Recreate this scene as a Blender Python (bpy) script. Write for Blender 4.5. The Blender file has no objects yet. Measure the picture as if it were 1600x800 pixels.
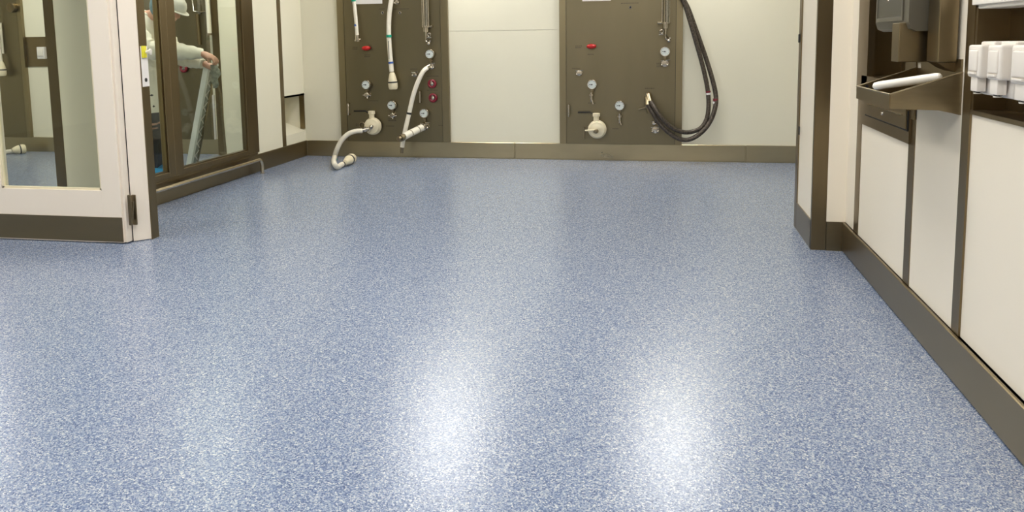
import bpy, bmesh, math, random
from mathutils import Vector, Matrix
random.seed(4)
S = bpy.context.scene
C = S.collection
PI = math.pi

# ------------------------------------------------------------------ camera
F, CX, CY, EYE = 1239.58, 800.0, 206.0, 1.15
RT = Vector((0.98265182, 0.18501177, -0.01288594))
DN = Vector((0.00882623, -0.11605462, -0.99320362))
FW = Vector((-0.18524983, 0.97585961, -0.11567424))
cam = bpy.data.cameras.new('camera'); co = bpy.data.objects.new('camera', cam); C.objects.link(co)
m = Matrix((RT, -DN, -FW)).transposed().to_4x4(); m.translation = (0, 0, EYE); co.matrix_world = m
cam.sensor_width = 36; cam.lens = F/1600*36; cam.shift_y = -(400-CY)/1600; cam.clip_start = .02
S.camera = co
# ------------------------------------------------------------------ world, exposure
w = bpy.data.worlds.new('world'); S.world = w; w.use_nodes = True
w.node_tree.nodes['Background'].inputs[0].default_value = (1, .97, .92, 1)
w.node_tree.nodes['Background'].inputs[1].default_value = .3
S.view_settings.view_transform = 'Standard'; S.view_settings.look = 'None'
S.view_settings.gamma = 1; S.view_settings.use_curve_mapping = False
S.view_settings.exposure = 0.37
LIGHT = 13.0

def ray(px, py): return RT*((px-CX)/F) + DN*((py-CY)/F) + FW
def on(px, py, X=None, Y=None, Z=None):
    """the point where the sight line of a photo pixel meets a plane of the room"""
    d = ray(px, py); o = Vector((0, 0, EYE))
    if X is not None: t = (X)/d.x
    elif Y is not None: t = (Y)/d.y
    else: t = (Z-EYE)/d.z
    return o + d*t

XR, XL, YB = .969, -3.555, 7.485      # room planes
ZC, XF, YR = 2.75, -8.4, -2.4         # ceiling, far left wall, rear wall
BBH = .158

# ------------------------------------------------------------------ materials
def mat(name, col, rough=.5, metal=0, var=.06, scale=6, stretch=(1, 1, 1), bump=0, bscale=40, spec=.5, rvar=0, coat=0):
    mt = bpy.data.materials.new(name); mt.use_nodes = True; nt = mt.node_tree; N = nt.nodes; L = nt.links
    p = N['Principled BSDF']
    p.inputs['Roughness'].default_value = rough; p.inputs['Metallic'].default_value = metal
    p.inputs['Specular IOR Level'].default_value = spec
    p.inputs['Coat Weight'].default_value = coat
    tc = N.new('ShaderNodeTexCoord'); mp = N.new('ShaderNodeMapping'); mp.inputs['Scale'].default_value = stretch
    L.new(tc.outputs['Object'], mp.inputs[0])
    n = N.new('ShaderNodeTexNoise'); n.inputs['Scale'].default_value = scale; n.inputs['Detail'].default_value = 4
    L.new(mp.outputs[0], n.inputs['Vector'])
    r = N.new('ShaderNodeValToRGB'); r.color_ramp.elements[0].position = .3; r.color_ramp.elements[1].position = .7
    r.color_ramp.elements[0].color = [c*(1-var) for c in col]+[1]; r.color_ramp.elements[1].color = [min(1, c*(1+var)) for c in col]+[1]
    L.new(n.outputs['Fac'], r.inputs[0]); L.new(r.outputs[0], p.inputs['Base Color'])
    if rvar:
        mr = N.new('ShaderNodeMapRange'); mr.inputs[3].default_value = rough-rvar; mr.inputs[4].default_value = rough+rvar
        L.new(n.outputs['Fac'], mr.inputs[0]); L.new(mr.outputs[0], p.inputs['Roughness'])
    if bump:
        n2 = N.new('ShaderNodeTexNoise'); n2.inputs['Scale'].default_value = bscale; L.new(mp.outputs[0], n2.inputs['Vector'])
        b = N.new('ShaderNodeBump'); b.inputs['Strength'].default_value = bump; b.inputs['Distance'].default_value = .01
        L.new(n2.outputs['Fac'], b.inputs['Height']); L.new(b.outputs[0], p.inputs['Normal'])
    return mt
M_wall = mat('cream wall panel', (.83, .785, .62), .35, var=.015, scale=1.2)
M_wallr = mat('cream wall panel right', (.84, .76, .62), .35, var=.015, scale=1.2)
M_door = mat('cream door paint', (.84, .75, .63), .4, var=.004, scale=1)
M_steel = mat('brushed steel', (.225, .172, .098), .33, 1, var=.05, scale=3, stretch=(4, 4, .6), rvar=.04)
M_steelh = mat('brushed steel horizontal', (.26, .205, .122), .30, 1, var=.05, scale=2.5, stretch=(.7, .7, 3), rvar=.05)
M_steelp = mat('hose panel steel', (.228, .192, .118), .38, 1, var=.04, scale=2, stretch=(3, 1, .6), rvar=.03)
M_dark = mat('dark gap', (.015, .013, .01), .7)
M_chrome = mat('polished steel', (.55, .5, .42), .18, 1, var=.1, scale=30)
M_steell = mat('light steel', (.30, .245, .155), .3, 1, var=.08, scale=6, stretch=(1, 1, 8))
M_rail = mat('satin steel', (.62, .54, .41), .25, 1, var=.04)
M_steelb = mat('bright brushed steel skirting', (.45, .38, .24), .3, 1, var=.14, scale=1.3, stretch=(.8, .8, 2), rvar=.08)
M_steelf = mat('hose station frame steel', (.29, .24, .145), .33, 1, var=.05, scale=2, stretch=(3, 1, .6))
M_alud = mat('grey ladder web', (.36, .37, .31), .5, .3, var=.2, scale=30)
M_case = mat('dark grey casing', (.125, .112, .082), .35, .3, var=.03)
M_white = mat('white plastic', (.82, .77, .68), .35, var=.02)
M_disp = mat('dispenser plastic', (.80, .74, .66), .38, var=.02)
M_hose = mat('white hose rubber', (.86, .80, .66), .4, var=.04, scale=25)
M_cream = mat('cream nylon cap', (.80, .71, .50), .4, var=.04, scale=14)
M_green = mat('green tape', (0, .30, .18), .5)
M_blue = mat('blue tape', (.05, .12, .42), .5)
M_black = mat('black rubber', (.015, .015, .018), .5)
M_braid = mat('dark braided hose', (.085, .068, .052), .42, .5, var=.55, scale=70)
M_red = mat('red plastic', (.50, .012, .01), .35)
M_dred = mat('dark red ring', (.22, .012, .025), .35)
M_dial = mat('gauge dial', (.72, .76, .72), .4, var=.03)
M_paper = mat('paper', (.80, .76, .72), .7, var=.02)
M_label = mat('engraved mark', (.06, .05, .035), .7)
M_grey = mat('grey plastic', (.19, .18, .155), .4, var=.04)
M_greyd = mat('grey viewing window', (.075, .073, .058), .2)
M_coat = mat('white lab coat', (.87, .81, .67), .85, var=.05, scale=9, bump=1, bscale=11)
M_trou = mat('black trousers', (.012, .012, .015), .8)
M_skin = mat('skin', (.62, .33, .22), .5, var=.06)
M_shoe = mat('blue overshoe', (.01, .30, .62), .5)
M_net = mat('blue hair net', (.10, .22, .27), .8, var=.3, scale=60)
M_yel = mat('yellow plastic', (.75, .68, .03), .4)
M_alu = mat('pale aluminium', (.86, .87, .80), .45, 0, var=.05)
M_cloth = mat('grey cloth', (.30, .30, .24), .9, var=.3, scale=40)
M_ceil = mat('ceiling tile', (.80, .76, .68), .8, var=.02)
def glass(name, tint, refl):
    mt = bpy.data.materials.new(name); mt.use_nodes = True; nt = mt.node_tree; N = nt.nodes; L = nt.links
    N.remove(N['Principled BSDF']); o = N['Material Output']
    t = N.new('ShaderNodeBsdfTransparent'); t.inputs[0].default_value = (*tint, 1)
    g = N.new('ShaderNodeBsdfGlossy'); g.inputs['Roughness'].default_value = .02
    lw = N.new('ShaderNodeLayerWeight'); lw.inputs[0].default_value = .5
    pw = N.new('ShaderNodeMath'); pw.operation = 'POWER'; pw.inputs[1].default_value = 5; L.new(lw.outputs['Facing'], pw.inputs[0])
    fr = N.new('ShaderNodeMath'); fr.operation = 'MULTIPLY_ADD'; fr.inputs[1].default_value = .9; fr.inputs[2].default_value = refl; L.new(pw.outputs[0], fr.inputs[0])
    x = N.new('ShaderNodeMixShader'); L.new(fr.outputs[0], x.inputs[0]); L.new(t.outputs[0], x.inputs[1]); L.new(g.outputs[0], x.inputs[2]); L.new(x.outputs[0], o.inputs[0])
    return mt
M_glass = glass('window glass', (.90, .93, .89), .03)
M_glassd = glass('door glass', (.90, .92, .88), .03)
M_tube = glass('sight glass', (.85, .84, .76), .38)
def emit(name, col, s):
    mt = bpy.data.materials.new(name); mt.use_nodes = True; nt = mt.node_tree; N = nt.nodes
    p = N['Principled BSDF']; p.inputs['Base Color'].default_value = (.8, .8, .8, 1)
    p.inputs['Emission Color'].default_value = (*col, 1); p.inputs['Emission Strength'].default_value = s
    return mt
M_lamp = emit('lamp diffuser', (1, .985, .95), LIGHT)
def floor_mat():
    mt = bpy.data.materials.new('speckled vinyl floor'); mt.use_nodes = True; nt = mt.node_tree; N = nt.nodes; L = nt.links
    p = N['Principled BSDF']
    tc = N.new('ShaderNodeTexCoord')
    def vor(s):
        v = N.new('ShaderNodeTexVoronoi'); v.inputs['Scale'].default_value = s; v.feature = 'F1'
        v.inputs['Randomness'].default_value = 1
        L.new(tc.outputs['Object'], v.inputs['Vector']); return v
    v = vor(270); sep = N.new('ShaderNodeSeparateColor'); L.new(v.outputs['Color'], sep.inputs[0])
    r = N.new('ShaderNodeValToRGB'); cr = r.color_ramp; cr.interpolation = 'CONSTANT'
    cols = [(0, (.085, .125, .225)), (.14, (.135, .185, .30)), (.34, (.205, .26, .37)), (.55, (.29, .345, .435)), (.74, (.40, .445, .50)), (.90, (.58, .60, .60))]
    while len(cr.elements) < len(cols): cr.elements.new(.5)
    for e, (a, c) in zip(cr.elements, cols): e.position = a; e.color = (*c, 1)
    L.new(sep.outputs[0], r.inputs[0])
    n = N.new('ShaderNodeTexNoise'); n.inputs['Scale'].default_value = 95; n.inputs['Detail'].default_value = 3; L.new(tc.outputs['Object'], n.inputs['Vector'])
    r2 = N.new('ShaderNodeValToRGB'); r2.color_ramp.elements[0].position = .35; r2.color_ramp.elements[1].position = .65
    r2.color_ramp.elements[0].color = (.72, .75, .86, 1); r2.color_ramp.elements[1].color = (1.0, 1.0, 1.0, 1)
    L.new(n.outputs['Fac'], r2.inputs[0])
    mx = N.new('ShaderNodeMix'); mx.data_type = 'RGBA'; mx.blend_type = 'MULTIPLY'; mx.inputs[0].default_value = 1
    L.new(r.outputs[0], mx.inputs[6]); L.new(r2.outputs[0], mx.inputs[7])
    L.new(mx.outputs[2], p.inputs['Base Color'])
    p.inputs['Roughness'].default_value = .25; p.inputs['Specular IOR Level'].default_value = .62
    nb = N.new('ShaderNodeTexNoise'); nb.inputs['Scale'].default_value = 110; nb.inputs['Detail'].default_value = 1; L.new(tc.outputs['Object'], nb.inputs['Vector'])
    b = N.new('ShaderNodeBump'); b.inputs['Strength'].default_value = .36; b.inputs['Distance'].default_value = .0016
    L.new(nb.outputs['Fac'], b.inputs['Height']); L.new(b.outputs[0], p.inputs['Normal'])
    return mt
M_floor = floor_mat()

# ------------------------------------------------------------------ mesh helpers
def NB(): return bmesh.new()
def box(bm, x0, x1, y0, y1, z0, z1, bev=0, seg=2):
    x0, x1 = sorted((x0, x1)); y0, y1 = sorted((y0, y1)); z0, z1 = sorted((z0, z1))
    vs = [bm.verts.new((x, y, z)) for x in (x0, x1) for y in (y0, y1) for z in (z0, z1)]
    f = [(0, 1, 3, 2), (4, 6, 7, 5), (0, 4, 5, 1), (2, 3, 7, 6), (0, 2, 6, 4), (1, 5, 7, 3)]
    fs = [bm.faces.new([vs[i] for i in q]) for q in f]
    if bev:
        es = list({e for q in fs for e in q.edges})
        bmesh.ops.bevel(bm, geom=es, offset=bev, segments=seg, affect='EDGES', profile=.6)
    return bm
def prism(bm, pts, a, b, axis='Z'):
    """polygon pts (2D) swept from a to b along an axis"""
    def v(p, t):
        return {'Z': (p[0], p[1], t), 'Y': (p[0], t, p[1]), 'X': (t, p[0], p[1])}[axis]
    A = [bm.verts.new(v(p, a)) for p in pts]; B = [bm.verts.new(v(p, b)) for p in pts]
    n = len(pts); bm.faces.new(A); bm.faces.new(B[::-1])
    for i in range(n): bm.faces.new((A[i], B[i], B[(i+1) % n], A[(i+1) % n]))
    return bm
def basis(d):
    d = Vector(d).normalized(); u = d.cross(Vector((0, 0, 1)))
    if u.length < .05: u = d.cross(Vector((0, 1, 0)))
    u.normalize(); return d, u, d.cross(u)
def ring(bm, c, u, v, r, n, r2=None):
    r2 = r2 or r
    return [bm.verts.new(Vector(c)+u*(math.cos(2*PI*i/n)*r)+v*(math.sin(2*PI*i/n)*r2)) for i in range(n)]
def skin(bm, rs, cap=True):
    n = len(rs[0])
    for a, b in zip(rs, rs[1:]):
        for i in range(n): bm.faces.new((a[i], a[(i+1) % n], b[(i+1) % n], b[i]))
    if cap: bm.faces.new(rs[0][::-1]); bm.faces.new(rs[-1])
def lathe(bm, p, d, prof, n=20):
    """prof: (distance along d, radius) pairs"""
    d, u, v = basis(d); skin(bm, [ring(bm, Vector(p)+d*t, u, v, max(r, 1e-4), n) for t, r in prof]); return bm
def cyl(bm, a, b, r, n=16, r2=None):
    a, b = Vector(a), Vector(b); return lathe(bm, a, b-a, [(0, r), ((b-a).length, r if r2 is None else r2)], n)
def smooth_path(P, k=8):
    P = [Vector(p) for p in P]; Q = [P[0]*2-P[1]]+P+[P[-1]*2-P[-2]]; out = []
    for i in range(1, len(Q)-2):
        a, b, c, d = Q[i-1:i+3]
        for j in range(k):
            t = j/k
            out.append(.5*((2*b)+(c-a)*t+(2*a-5*b+4*c-d)*t*t+(3*b-a-3*c+d)*t**3))
    return out+[P[-1]]
def tube(bm, P, r, n=12, k=8, sm=True):
    P = smooth_path(P, k) if sm else [Vector(p) for p in P]
    u = None; rs = []
    for i, p in enumerate(P):
        d = (P[min(i+1, len(P)-1)]-P[max(i-1, 0)]).normalized()
        if u is None: _, u, _v = basis(d)
        u = (u-d*u.dot(d)).normalized(); v = d.cross(u)
        rs.append(ring(bm, p, u, v, r, n))
    skin(bm, rs); return bm
def torus(bm, c, d, R, r, n=24, k=10):
    d, u, v = basis(d); rs = []
    for i in range(n):
        a = 2*PI*i/n; e = u*math.cos(a)+v*math.sin(a)
        rs.append([bm.verts.new(Vector(c)+e*(R+r*math.cos(2*PI*j/k))+d*(r*math.sin(2*PI*j/k))) for j in range(k)])
    for i in range(n):
        A, B = rs[i], rs[(i+1) % n]
        for j in range(k): bm.faces.new((A[j], A[(j+1) % k], B[(j+1) % k], B[j]))
    return bm
def ball(bm, c, r, sz=(1, 1, 1), sub=2):
    g = bmesh.ops.create_icosphere(bm, subdivisions=sub, radius=1)
    for v in g['verts']: v.co = Vector((v.co.x*r*sz[0], v.co.y*r*sz[1], v.co.z*r*sz[2]))+Vector(c)
    return bm
def obj(name, bm, mt, parent=None, smooth=False, label=None):
    bmesh.ops.recalc_face_normals(bm, faces=bm.faces[:])
    me = bpy.data.meshes.new(name); bm.to_mesh(me); bm.free(); me.materials.append(mt)
    if smooth:
        me.polygons.foreach_set('use_smooth', [True]*len(me.polygons))
        me.set_sharp_from_angle(angle=math.radians(40))
    o = bpy.data.objects.new(name, me); C.objects.link(o)
    if parent:
        o.parent = parent; q = parent; t = Vector((0, 0, 0))
        while q: t += q.location; q = q.parent
        o.location = -t if parent.type == 'EMPTY' else (0, 0, 0)
        if parent.type != 'EMPTY': o.location = (0, 0, 0)
    if label: o['label'] = label
    return o
def thing(name, label, cat, loc=(0, 0, 0), group=None):
    o = bpy.data.objects.new(name, None); C.objects.link(o); o.location = loc; o.empty_display_size = .05
    o['label'] = label; o['category'] = cat
    if group: o['group'] = group
    return o
def tag(o, label, cat, group=None):
    o['label'] = label; o['category'] = cat
    if group: o['group'] = group
    return o
def struct(name, bm, mt, parent=None, smooth=False):
    o = obj(name, bm, mt, parent, smooth)
    if not parent: o['kind'] = 'structure'
    return o
def bx(*a, **k): return box(NB(), *a, **k)
TR = [0]
def trim(bm, mt=None):
    TR[0] += 1; return struct('trim_%d' % TR[0], bm, mt or M_steel)

# ------------------------------------------------------------------ room shell
struct('floor', bx(XF-.1, XR+.1, YR-.1, YB+.1, -.08, 0), M_floor)
struct('ceiling', bx(XF-.1, XR+.1, YR-.1, YB+.1, ZC, ZC+.08), M_ceil)
# back wall with the horizontal panel joint
zs = on(790, 47.5, Y=YB).z
b = NB(); box(b, XF, XR+.1, YB+.04, YB+.1, 0, ZC); box(b, XF, -2.06, YB, YB+.05, BBH, ZC); box(b, -.9, XR+1.2, YB, YB+.05, BBH, ZC); box(b, -2.06, -.9, YB, YB+.05, BBH, zs-.0012); box(b, -2.06, -.9, YB, YB+.05, zs+.0012, ZC)
struct('wall_back', b, M_wall)
struct('wall_rear', bx(XF-.1, XR+.1, YR-.1, YR, 0, ZC), M_wallr)
struct('wall_far_left', bx(XF-.1, XF, YR, YB, 0, ZC), M_wall)
# back baseboard in lengths with fine joints
b = NB(); js = [XF]+[on(p, 235, Y=YB).x for p in (482, 805, 1165)]+[1.9]
for a, c in zip(js, js[1:]):
    box(b, a+.004, c-.004, YB-.016, YB, .006, BBH, bev=.003, seg=1)
box(b, XF, 1.9, YB-.010, YB, 0, BBH-.003)
struct('baseboard_back', b, M_steelb)
# extra piece of wall and floor behind the right pillar
struct('wall_recess_right', bx(1.9, 2.0, 4.5, YB+.1, 0, ZC), M_wall)
struct('floor_recess', bx(XR+.1, 2.0, 4.55, YB+.1, -.08, 0), M_floor)
struct('ceiling_recess', bx(XR+.1, 2.0, 4.55, YB+.1, ZC, ZC+.08), M_ceil)

# ------------------------------------------------------------------ right opening jamb (pillar)
YP = 4.41
yp2 = on(1241, 355, X=.80).y
xp1 = on(1289.5, 390, Y=YP).x
b = NB(); box(b, .797, xp1, YP, YP+.03, 0, ZC)                               # front steel face
box(b, .7965, .83, yp2-.075, yp2, 0, ZC)                                      # rear edge strip
trim(b)
ya = on(1264, 339, X=.80).y; yb = on(1245.5, 316, X=.80).y
struct('wall_jamb_right', bx(.803, .96, YP+.03, yp2-.01, BBH, ZC), M_wallr)
struct('baseboard_jamb', bx(.797, .95, YP+.01, yp2-.005, 0, BBH), M_steelh)
struct('wall_return_right', bx(xp1, 1.05, YP, YP+.55, BBH, ZC), M_wallr)
struct('baseboard_return', bx(xp1+.002, XR, YP-.006, YP+.02, 0, BBH), M_steelh)
# small dark blocks on the pillar's inner side
b = NB()
for py in (60, 204):
    p = on(1249, py, X=.795); box(b, .790, .797, p.y-.008, p.y+.008, p.z-.025, p.z+.025, bev=.002)
trim(b, M_dark)

# ------------------------------------------------------------------ right wall
yW = lambda px, py: on(px, py, X=XR).y
y_fr0 = yW(1345, 60); y_s0 = yW(1334, 362); y_s1 = yW(1340.5, 366)
y_a0 = yW(1411, 438); y_a1 = yW(1420, 447)
y_b0 = yW(1487, 515); y_b1 = yW(1498, 528)
ZP = .72
struct('baseboard_right', box(bx(XR-.016, XR+.02, YR, YP-.007, .004, BBH, bev=.003, seg=1), XR-.006, XR+.02, YR, YP-.007, 0, BBH), M_steelh)
b = NB()
box(b, XR+.004, XR+.1, YR, y_b1+.001, BBH, .905)                            # under the niche
box(b, XR+.16, XR+.2, YR, y_b1+.02, .8, ZC)
box(b, XR, XR+.1, y_b0, y_a1, BBH, ZC)                                      # behind tray
box(b, XR, XR+.1, y_a0, y_s1, BBH, ZP)                                      # under hatch
box(b, XR, XR+.1, y_s0, YP, BBH, ZC)                                        # left of the strip
struct('wall_right', b, M_wallr)
trim(bx(XR-.003, XR+.05, y_s1, y_s0, BBH, ZC))
trim(bx(XR-.003, XR+.05, y_a1, y_a0, BBH, ZC))
trim(bx(XR-.003, XR+.05, y_b1, y_b0, BBH, ZC))
# niche with dispensers
YN = yW(1516.5, 172)
b = NB(); box(b, XR+.10, XR+.12, .9, YN+.02, .88, 1.5); box(b, XR, XR+.11, YN-.001, y_b1+.001, .88, 1.5)
box(b, XR-.002, XR+.11, .9, YN, .895, .909); box(b, XR, XR+.004, YN-.02, y_b1, .905, ZC); box(b, XR, XR+.1, YR, .9, .88, 1.5)
trim(b)
# white cabinet over the niche
zc0 = on(1525, 14.3, X=XR-.0).z; yc = on(1525, 14.3, X=XR).y
t = thing('wall_cabinet', 'white wall cabinet whose lower edge shows above the soap dispensers', 'cabinet', (XR, 1.8, zc0))
obj('body', bx(XR+.0, XR+.10, .95, yc, zc0, zc0+.55, bev=.004), M_white, t)
obj('door', bx(XR-.014, XR-.001, .97, yc-.004, zc0+.012, zc0+.54, bev=.003), M_white, t)

# steel alcove frame with lower hatch, left of the towel dispenser
y_in = yW(1362, 30)
b = NB()
box(b, XR-.012, XR+.02, y_in, y_fr0, ZP+.15, ZC)
box(b, XR-.012, XR+.02, y_a0-.03, y_s1, ZP, .955)
box(b, XR-.010, XR+.02, y_a1-.0, y_a0+.06, ZP+.1, 2.2)
box(b, XR+.16, XR+.18, y_a1, y_fr0, .9, ZC)
box(b, XR, XR+.16, y_fr0-.12, y_fr0, .9, ZC); box(b, XR, XR+.16, y_a1-.01, y_a1+.02, .9, ZC)
box(b, XR+.02, XR+.17, y_a1, y_fr0, .94, .955)
trim(b)
t = thing('steel_hatch', 'small dark steel hatch with keyhole and pull lip under the slanted trough', 'hatch', (XR-.02, 3.7, ZP))
p0 = on(1351, 190, X=XR-.02); 
ha, hb = on(1350, 178, X=XR-.022).y, on(1414, 202, X=XR-.022).y; hz0 = on(1414, 202, X=XR-.022).z; hz1 = on(1380, 170, X=XR-.022).z
obj('door', bx(XR-.022, XR-.012, hb, ha, hz0, hz1+.03, bev=.002), M_steel, t)
b = NB()
for y0_, y1_, z0_, z1_ in ((hb-.008, ha+.008, hz0-.008, hz0-.003), (hb-.008, hb-.003, hz0-.003, hz1+.02), (ha+.003, ha+.008, hz0-.003, hz1+.02)): box(b, XR-.016, XR-.011, y0_, y1_, z0_, z1_)
obj('door_gap', b, M_dark, t)
ya_, yb_ = on(1354, 161, X=XR-.03).y, on(1407, 179, X=XR-.03).y
obj('pull_lip', bx(XR-.030, XR-.022, yb_, ya_, hz1-.002, hz1+.003), M_chrome, t, label='bright thin pull lip')
k = on(1378.5, 177, X=XR-.022)
obj('keyhole', lathe(NB(), (XR-.022, k.y, k.z), (-1, 0, 0), [(0, .009), (.004, .008), (.005, .004)], 14), M_chrome, t, True)

# slanted steel trough
TY0, TY1 = 2.83, 3.30
xo = XR-.263*XR/.976
tf = on(1392, 148, Y=TY0); tb = on(1504, 113, X=XR-.001); tl = on(1392, 170, Y=TY0); tbb = on(1504, 180.5, X=XR-.001)
xo = tf.x; zr0, zr1, zb0, zb1 = tf.z, tb.z, tl.z, tbb.z
TY0 = tf.y; TY1 = on(1340, 137, X=xo).y
zmid = on(1467, 172.7, Y=TY0); xm = zmid.x
z_s = on(1499, 97, X=XR-.003).z+.01
t = thing('steel_trough', 'slanted open stainless steel trough on the right wall under the dispensers', 'trough', (XR, (TY0+TY1)/2, zb1))
th = .004
side = [(xo, zb0), (xm, zmid.z), (XR-.001, zb1), (XR-.001, zr1), (xo, zr0)]
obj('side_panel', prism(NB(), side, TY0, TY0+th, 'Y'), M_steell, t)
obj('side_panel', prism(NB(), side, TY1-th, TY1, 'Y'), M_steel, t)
b = NB(); box(b, xo-th, xo, TY0, TY1, zb0, zr0); obj('front_lip', b, M_steel, t)
b = prism(NB(), [(xo, zb0+.002), (xm, zmid.z), (XR-.002, zb1), (XR-.002, zb1+.006), (xm, zmid.z+.006), (xo, zb0+.008)], TY0+th, TY1-th, 'Y')
obj('bottom', b, M_steell, t)
b = NB(); cyl(b, (xo-.002, TY0, zr0), (xo-.002, TY1, zr0), .004, 10)
cyl(b, (xo-.002, TY0+.002, zr0), (XR-.001, TY0+.002, zr1), .004, 10); cyl(b, (xo-.002, TY1-.002, zr0), (XR-.001, TY1-.002, zr1), .004, 10)
obj('rim', b, M_steell, t, True)
obj('back_splash', bx(XR-.007, XR-.001, TY0+th, TY1, zb1, z_s), M_steelh, t)
k = on(1355, 135, Y=TY1-.01)
obj('drain_hole', lathe(NB(), (k.x, TY1-.005, k.z), (0, -1, 0), [(0, .006), (.002, .006)], 10), M_black, t)
# white rod lying across the trough
a = on(1364, 150, X=xo-.012); c = on(1471, 119.5, Y=TY0+.012)
a.z = max(a.z, zr0+.017)
b = NB(); d = (c-a)
lathe(b, a, d, [(0, .006), (.006, .0125), (.02, .0145), (d.length*.5, .0150), (d.length-.02, .0145), (d.length-.005, .012), (d.length, .006)], 20)
tag(obj('plastic_rod', b, M_white, None, True), 'white plastic rod lying aslant across the steel trough', 'rod')

# steel box unit above the trough
t = thing('steel_wall_box', 'tall brown stainless steel box fixed to the wall above the slanted trough', 'box', (XR, 2.95, 1.07))
p = on(1460, 97, Y=2.90); q = on(1403, 97, Y=3.03); r_ = on(1403, 49, Y=3.03)
z_b = on(1499, 97, X=XR-.003).z
obj('column', bx(p.x, XR-.008, 2.87, 2.985, p.z, 2.1, bev=.003), M_steelh, t)
obj('lower_body', bx(q.x, XR-.008, 3.03, 3.12, q.z, r_.z+.03, bev=.003), M_steelh, t, label='shallower lower steel body')
obj('drip_plate', prism(NB(), [(p.x+.004, p.z-.001), (XR-.002, p.z-.001), (XR-.002, p.z-.035), (p.x+.03, p.z-.02)], 2.885, 2.98, 'Y'), M_steel, t)
obj('bolt', cyl(NB(), on(1437, 98, Y=3.05), on(1437, 106, Y=3.05), .005), M_white, t, True, label='white bolt')

# towel dispenser
DY0 = 2.995; e = on(1419, 49, Y=DY0); dX = e.x; DY1 = on(1368, 45, X=dX).y
t = thing('towel_dispenser', 'grey rounded paper towel dispenser with a dark window on the right wall', 'dispenser', (XR, DY0, e.z))
b = NB(); prof = [(XR-.001, e.z+.004), (dX+.03, e.z), (dX+.008, e.z+.010), (dX, e.z+.035), (dX, e.z+.40), (dX+.02, e.z+.42), (XR-.001, e.z+.42)]
obj('body', prism(b, prof, DY0, DY1, 'Y'), M_case, t)
g0 = on(1373, 20, X=dX).y; g1 = on(1411, 20, X=dX).y; gz = on(1411, 26, X=dX).z
obj('window', bx(dX-.003, dX+.001, g1, g0, gz, gz+.25, bev=.002), M_greyd, t, label='dark inset window')
obj('window_frame', box(box(bx(dX-.006, dX, g1-.012, g1, gz-.014, gz+.26), dX-.006, dX, g0, g0+.012, gz-.014, gz+.26), dX-.006, dX, g1, g0, gz-.014, gz), M_case, t)
obj('lock', lathe(NB(), on(1388, 1, X=dX-.003), (-1, 0, 0), [(0, .006), (.003, .005)], 12), M_chrome, t)

# soap dispensers in the niche
DX = XR-.055
def dispenser(px0, px1, pyt, pyb, label):
    ya_ = on(px0, pyt, X=DX).y; yb_ = on(px1, pyt, X=DX).y; zt = on(px0, pyt, X=DX).z; zb = on(px0, pyb, X=DX).z
    yc_ = (ya_+yb_)/2; w = (ya_-yb_); bk = XR+.10
    t = thing('soap_dispenser', label, 'soap dispenser', (XR+.1, yc_, zb-.05), 'soap dispensers in the steel niche')
    obj('front_cover', bx(DX, DX+.045, yb_, ya_, zb, zt, bev=.008, seg=3), M_disp, t, True)
    obj('raised_panel', bx(DX-.004, DX+.004, yb_+w*.16, ya_-w*.14, zb+.018, zt-.014, bev=.006, seg=3), M_disp, t, True)
    obj('finger_lip', bx(DX-.006, DX+.001, yb_+w*.22, ya_-w*.2, zb+.009, zb+.016, bev=.002), M_disp, t, True)
    obj('back_body', bx(DX+.035, bk, yb_-.004, ya_+.004, zb-.052, zt+.010, bev=.007, seg=3), M_disp, t, True)
    n = obj('spout', bx(DX+.004, DX+.03, yc_-w*.24, yc_+w*.30, zb-.042, zb+.002, bev=.004), M_disp, t, True)
    b = NB(); lathe(b, (DX+.016, yc_, zb-.041), (0, 0, -1), [(0, .012), (.003, .012), (.0035, .006), (.006, .006)], 14)
    obj('nozzle_ring', b, M_black, t, True, label='black nozzle ring')
    b = NB(); lathe(b, (DX+.016, yc_, zb-.046), (0, 0, -1), [(0, .012), (.003, .012)], 14)
    obj('nozzle_tip', b, M_white, t, True)
dispenser(1513.5, 1532.5, 70, 120, 'white soap dispenser nearest the steel trough, at the left end of the row')
dispenser(1543.5, 1565, 70, 124, 'white soap dispenser in the middle of the row in the niche')
dispenser(1581, 1610, 70, 131, 'white soap dispenser cut by the right edge of the photo')

# ------------------------------------------------------------------ left partition with door leaf
PX1 = -2.962
gapx = on(208.5, 378, Y=4.056).x
post = [(gapx+.002, 4.056), (-2.985, 4.108), (-2.968, 4.122), (-2.968, 4.14), (-3.2, 4.14), (-3.2, 4.075), (gapx+.002, 4.075)]
struct('wall_post_left', prism(NB(), post, .004, ZC, 'Z'), M_door)
b = NB(); box(b, -3.19, PX1, 4.125, 4.19, 0, ZC); trim(b)
LY = 4.0; LX1 = on(193.5, 381, Y=LY).x; LX0 = -4.02
sx = on(158, 297, Y=LY).x; zg = on(158, 298, Y=LY).z; lx = on(2, 292, Y=LY).x; zk = on(191, 340, Y=LY).z; xk = on(191, 340, Y=LY).x
d1 = struct('door_1', box(box(box(bx(sx, LX1, LY, LY+.06, .006, 2.5, bev=.004), LX0, sx+.002, LY, LY+.055, .006, zg), LX0, lx, LY, LY+.055, zg, 2.5), LX0, sx, LY, LY+.055, 2.2, 2.5), M_door)
obj('kick_plate', bx(LX0, xk, LY-.004, LY, .012, zk, bev=.002), M_steelh, d1, label='dark steel kick plate')
b = NB()
for (x0, x1, z0, z1) in ((sx-.012, sx, zg, 2.2), (lx, lx+.012, zg, 2.2), (lx, sx, zg, zg+.012)):
    box(b, x0, x1, LY+.008, LY+.03, z0, z1)
obj('glazing_bead', b, M_cream, d1)
obj('pane', bx(lx+.002, sx-.002, LY+.018, LY+.024, zg+.003, 2.2), M_glassd, d1)
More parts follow.
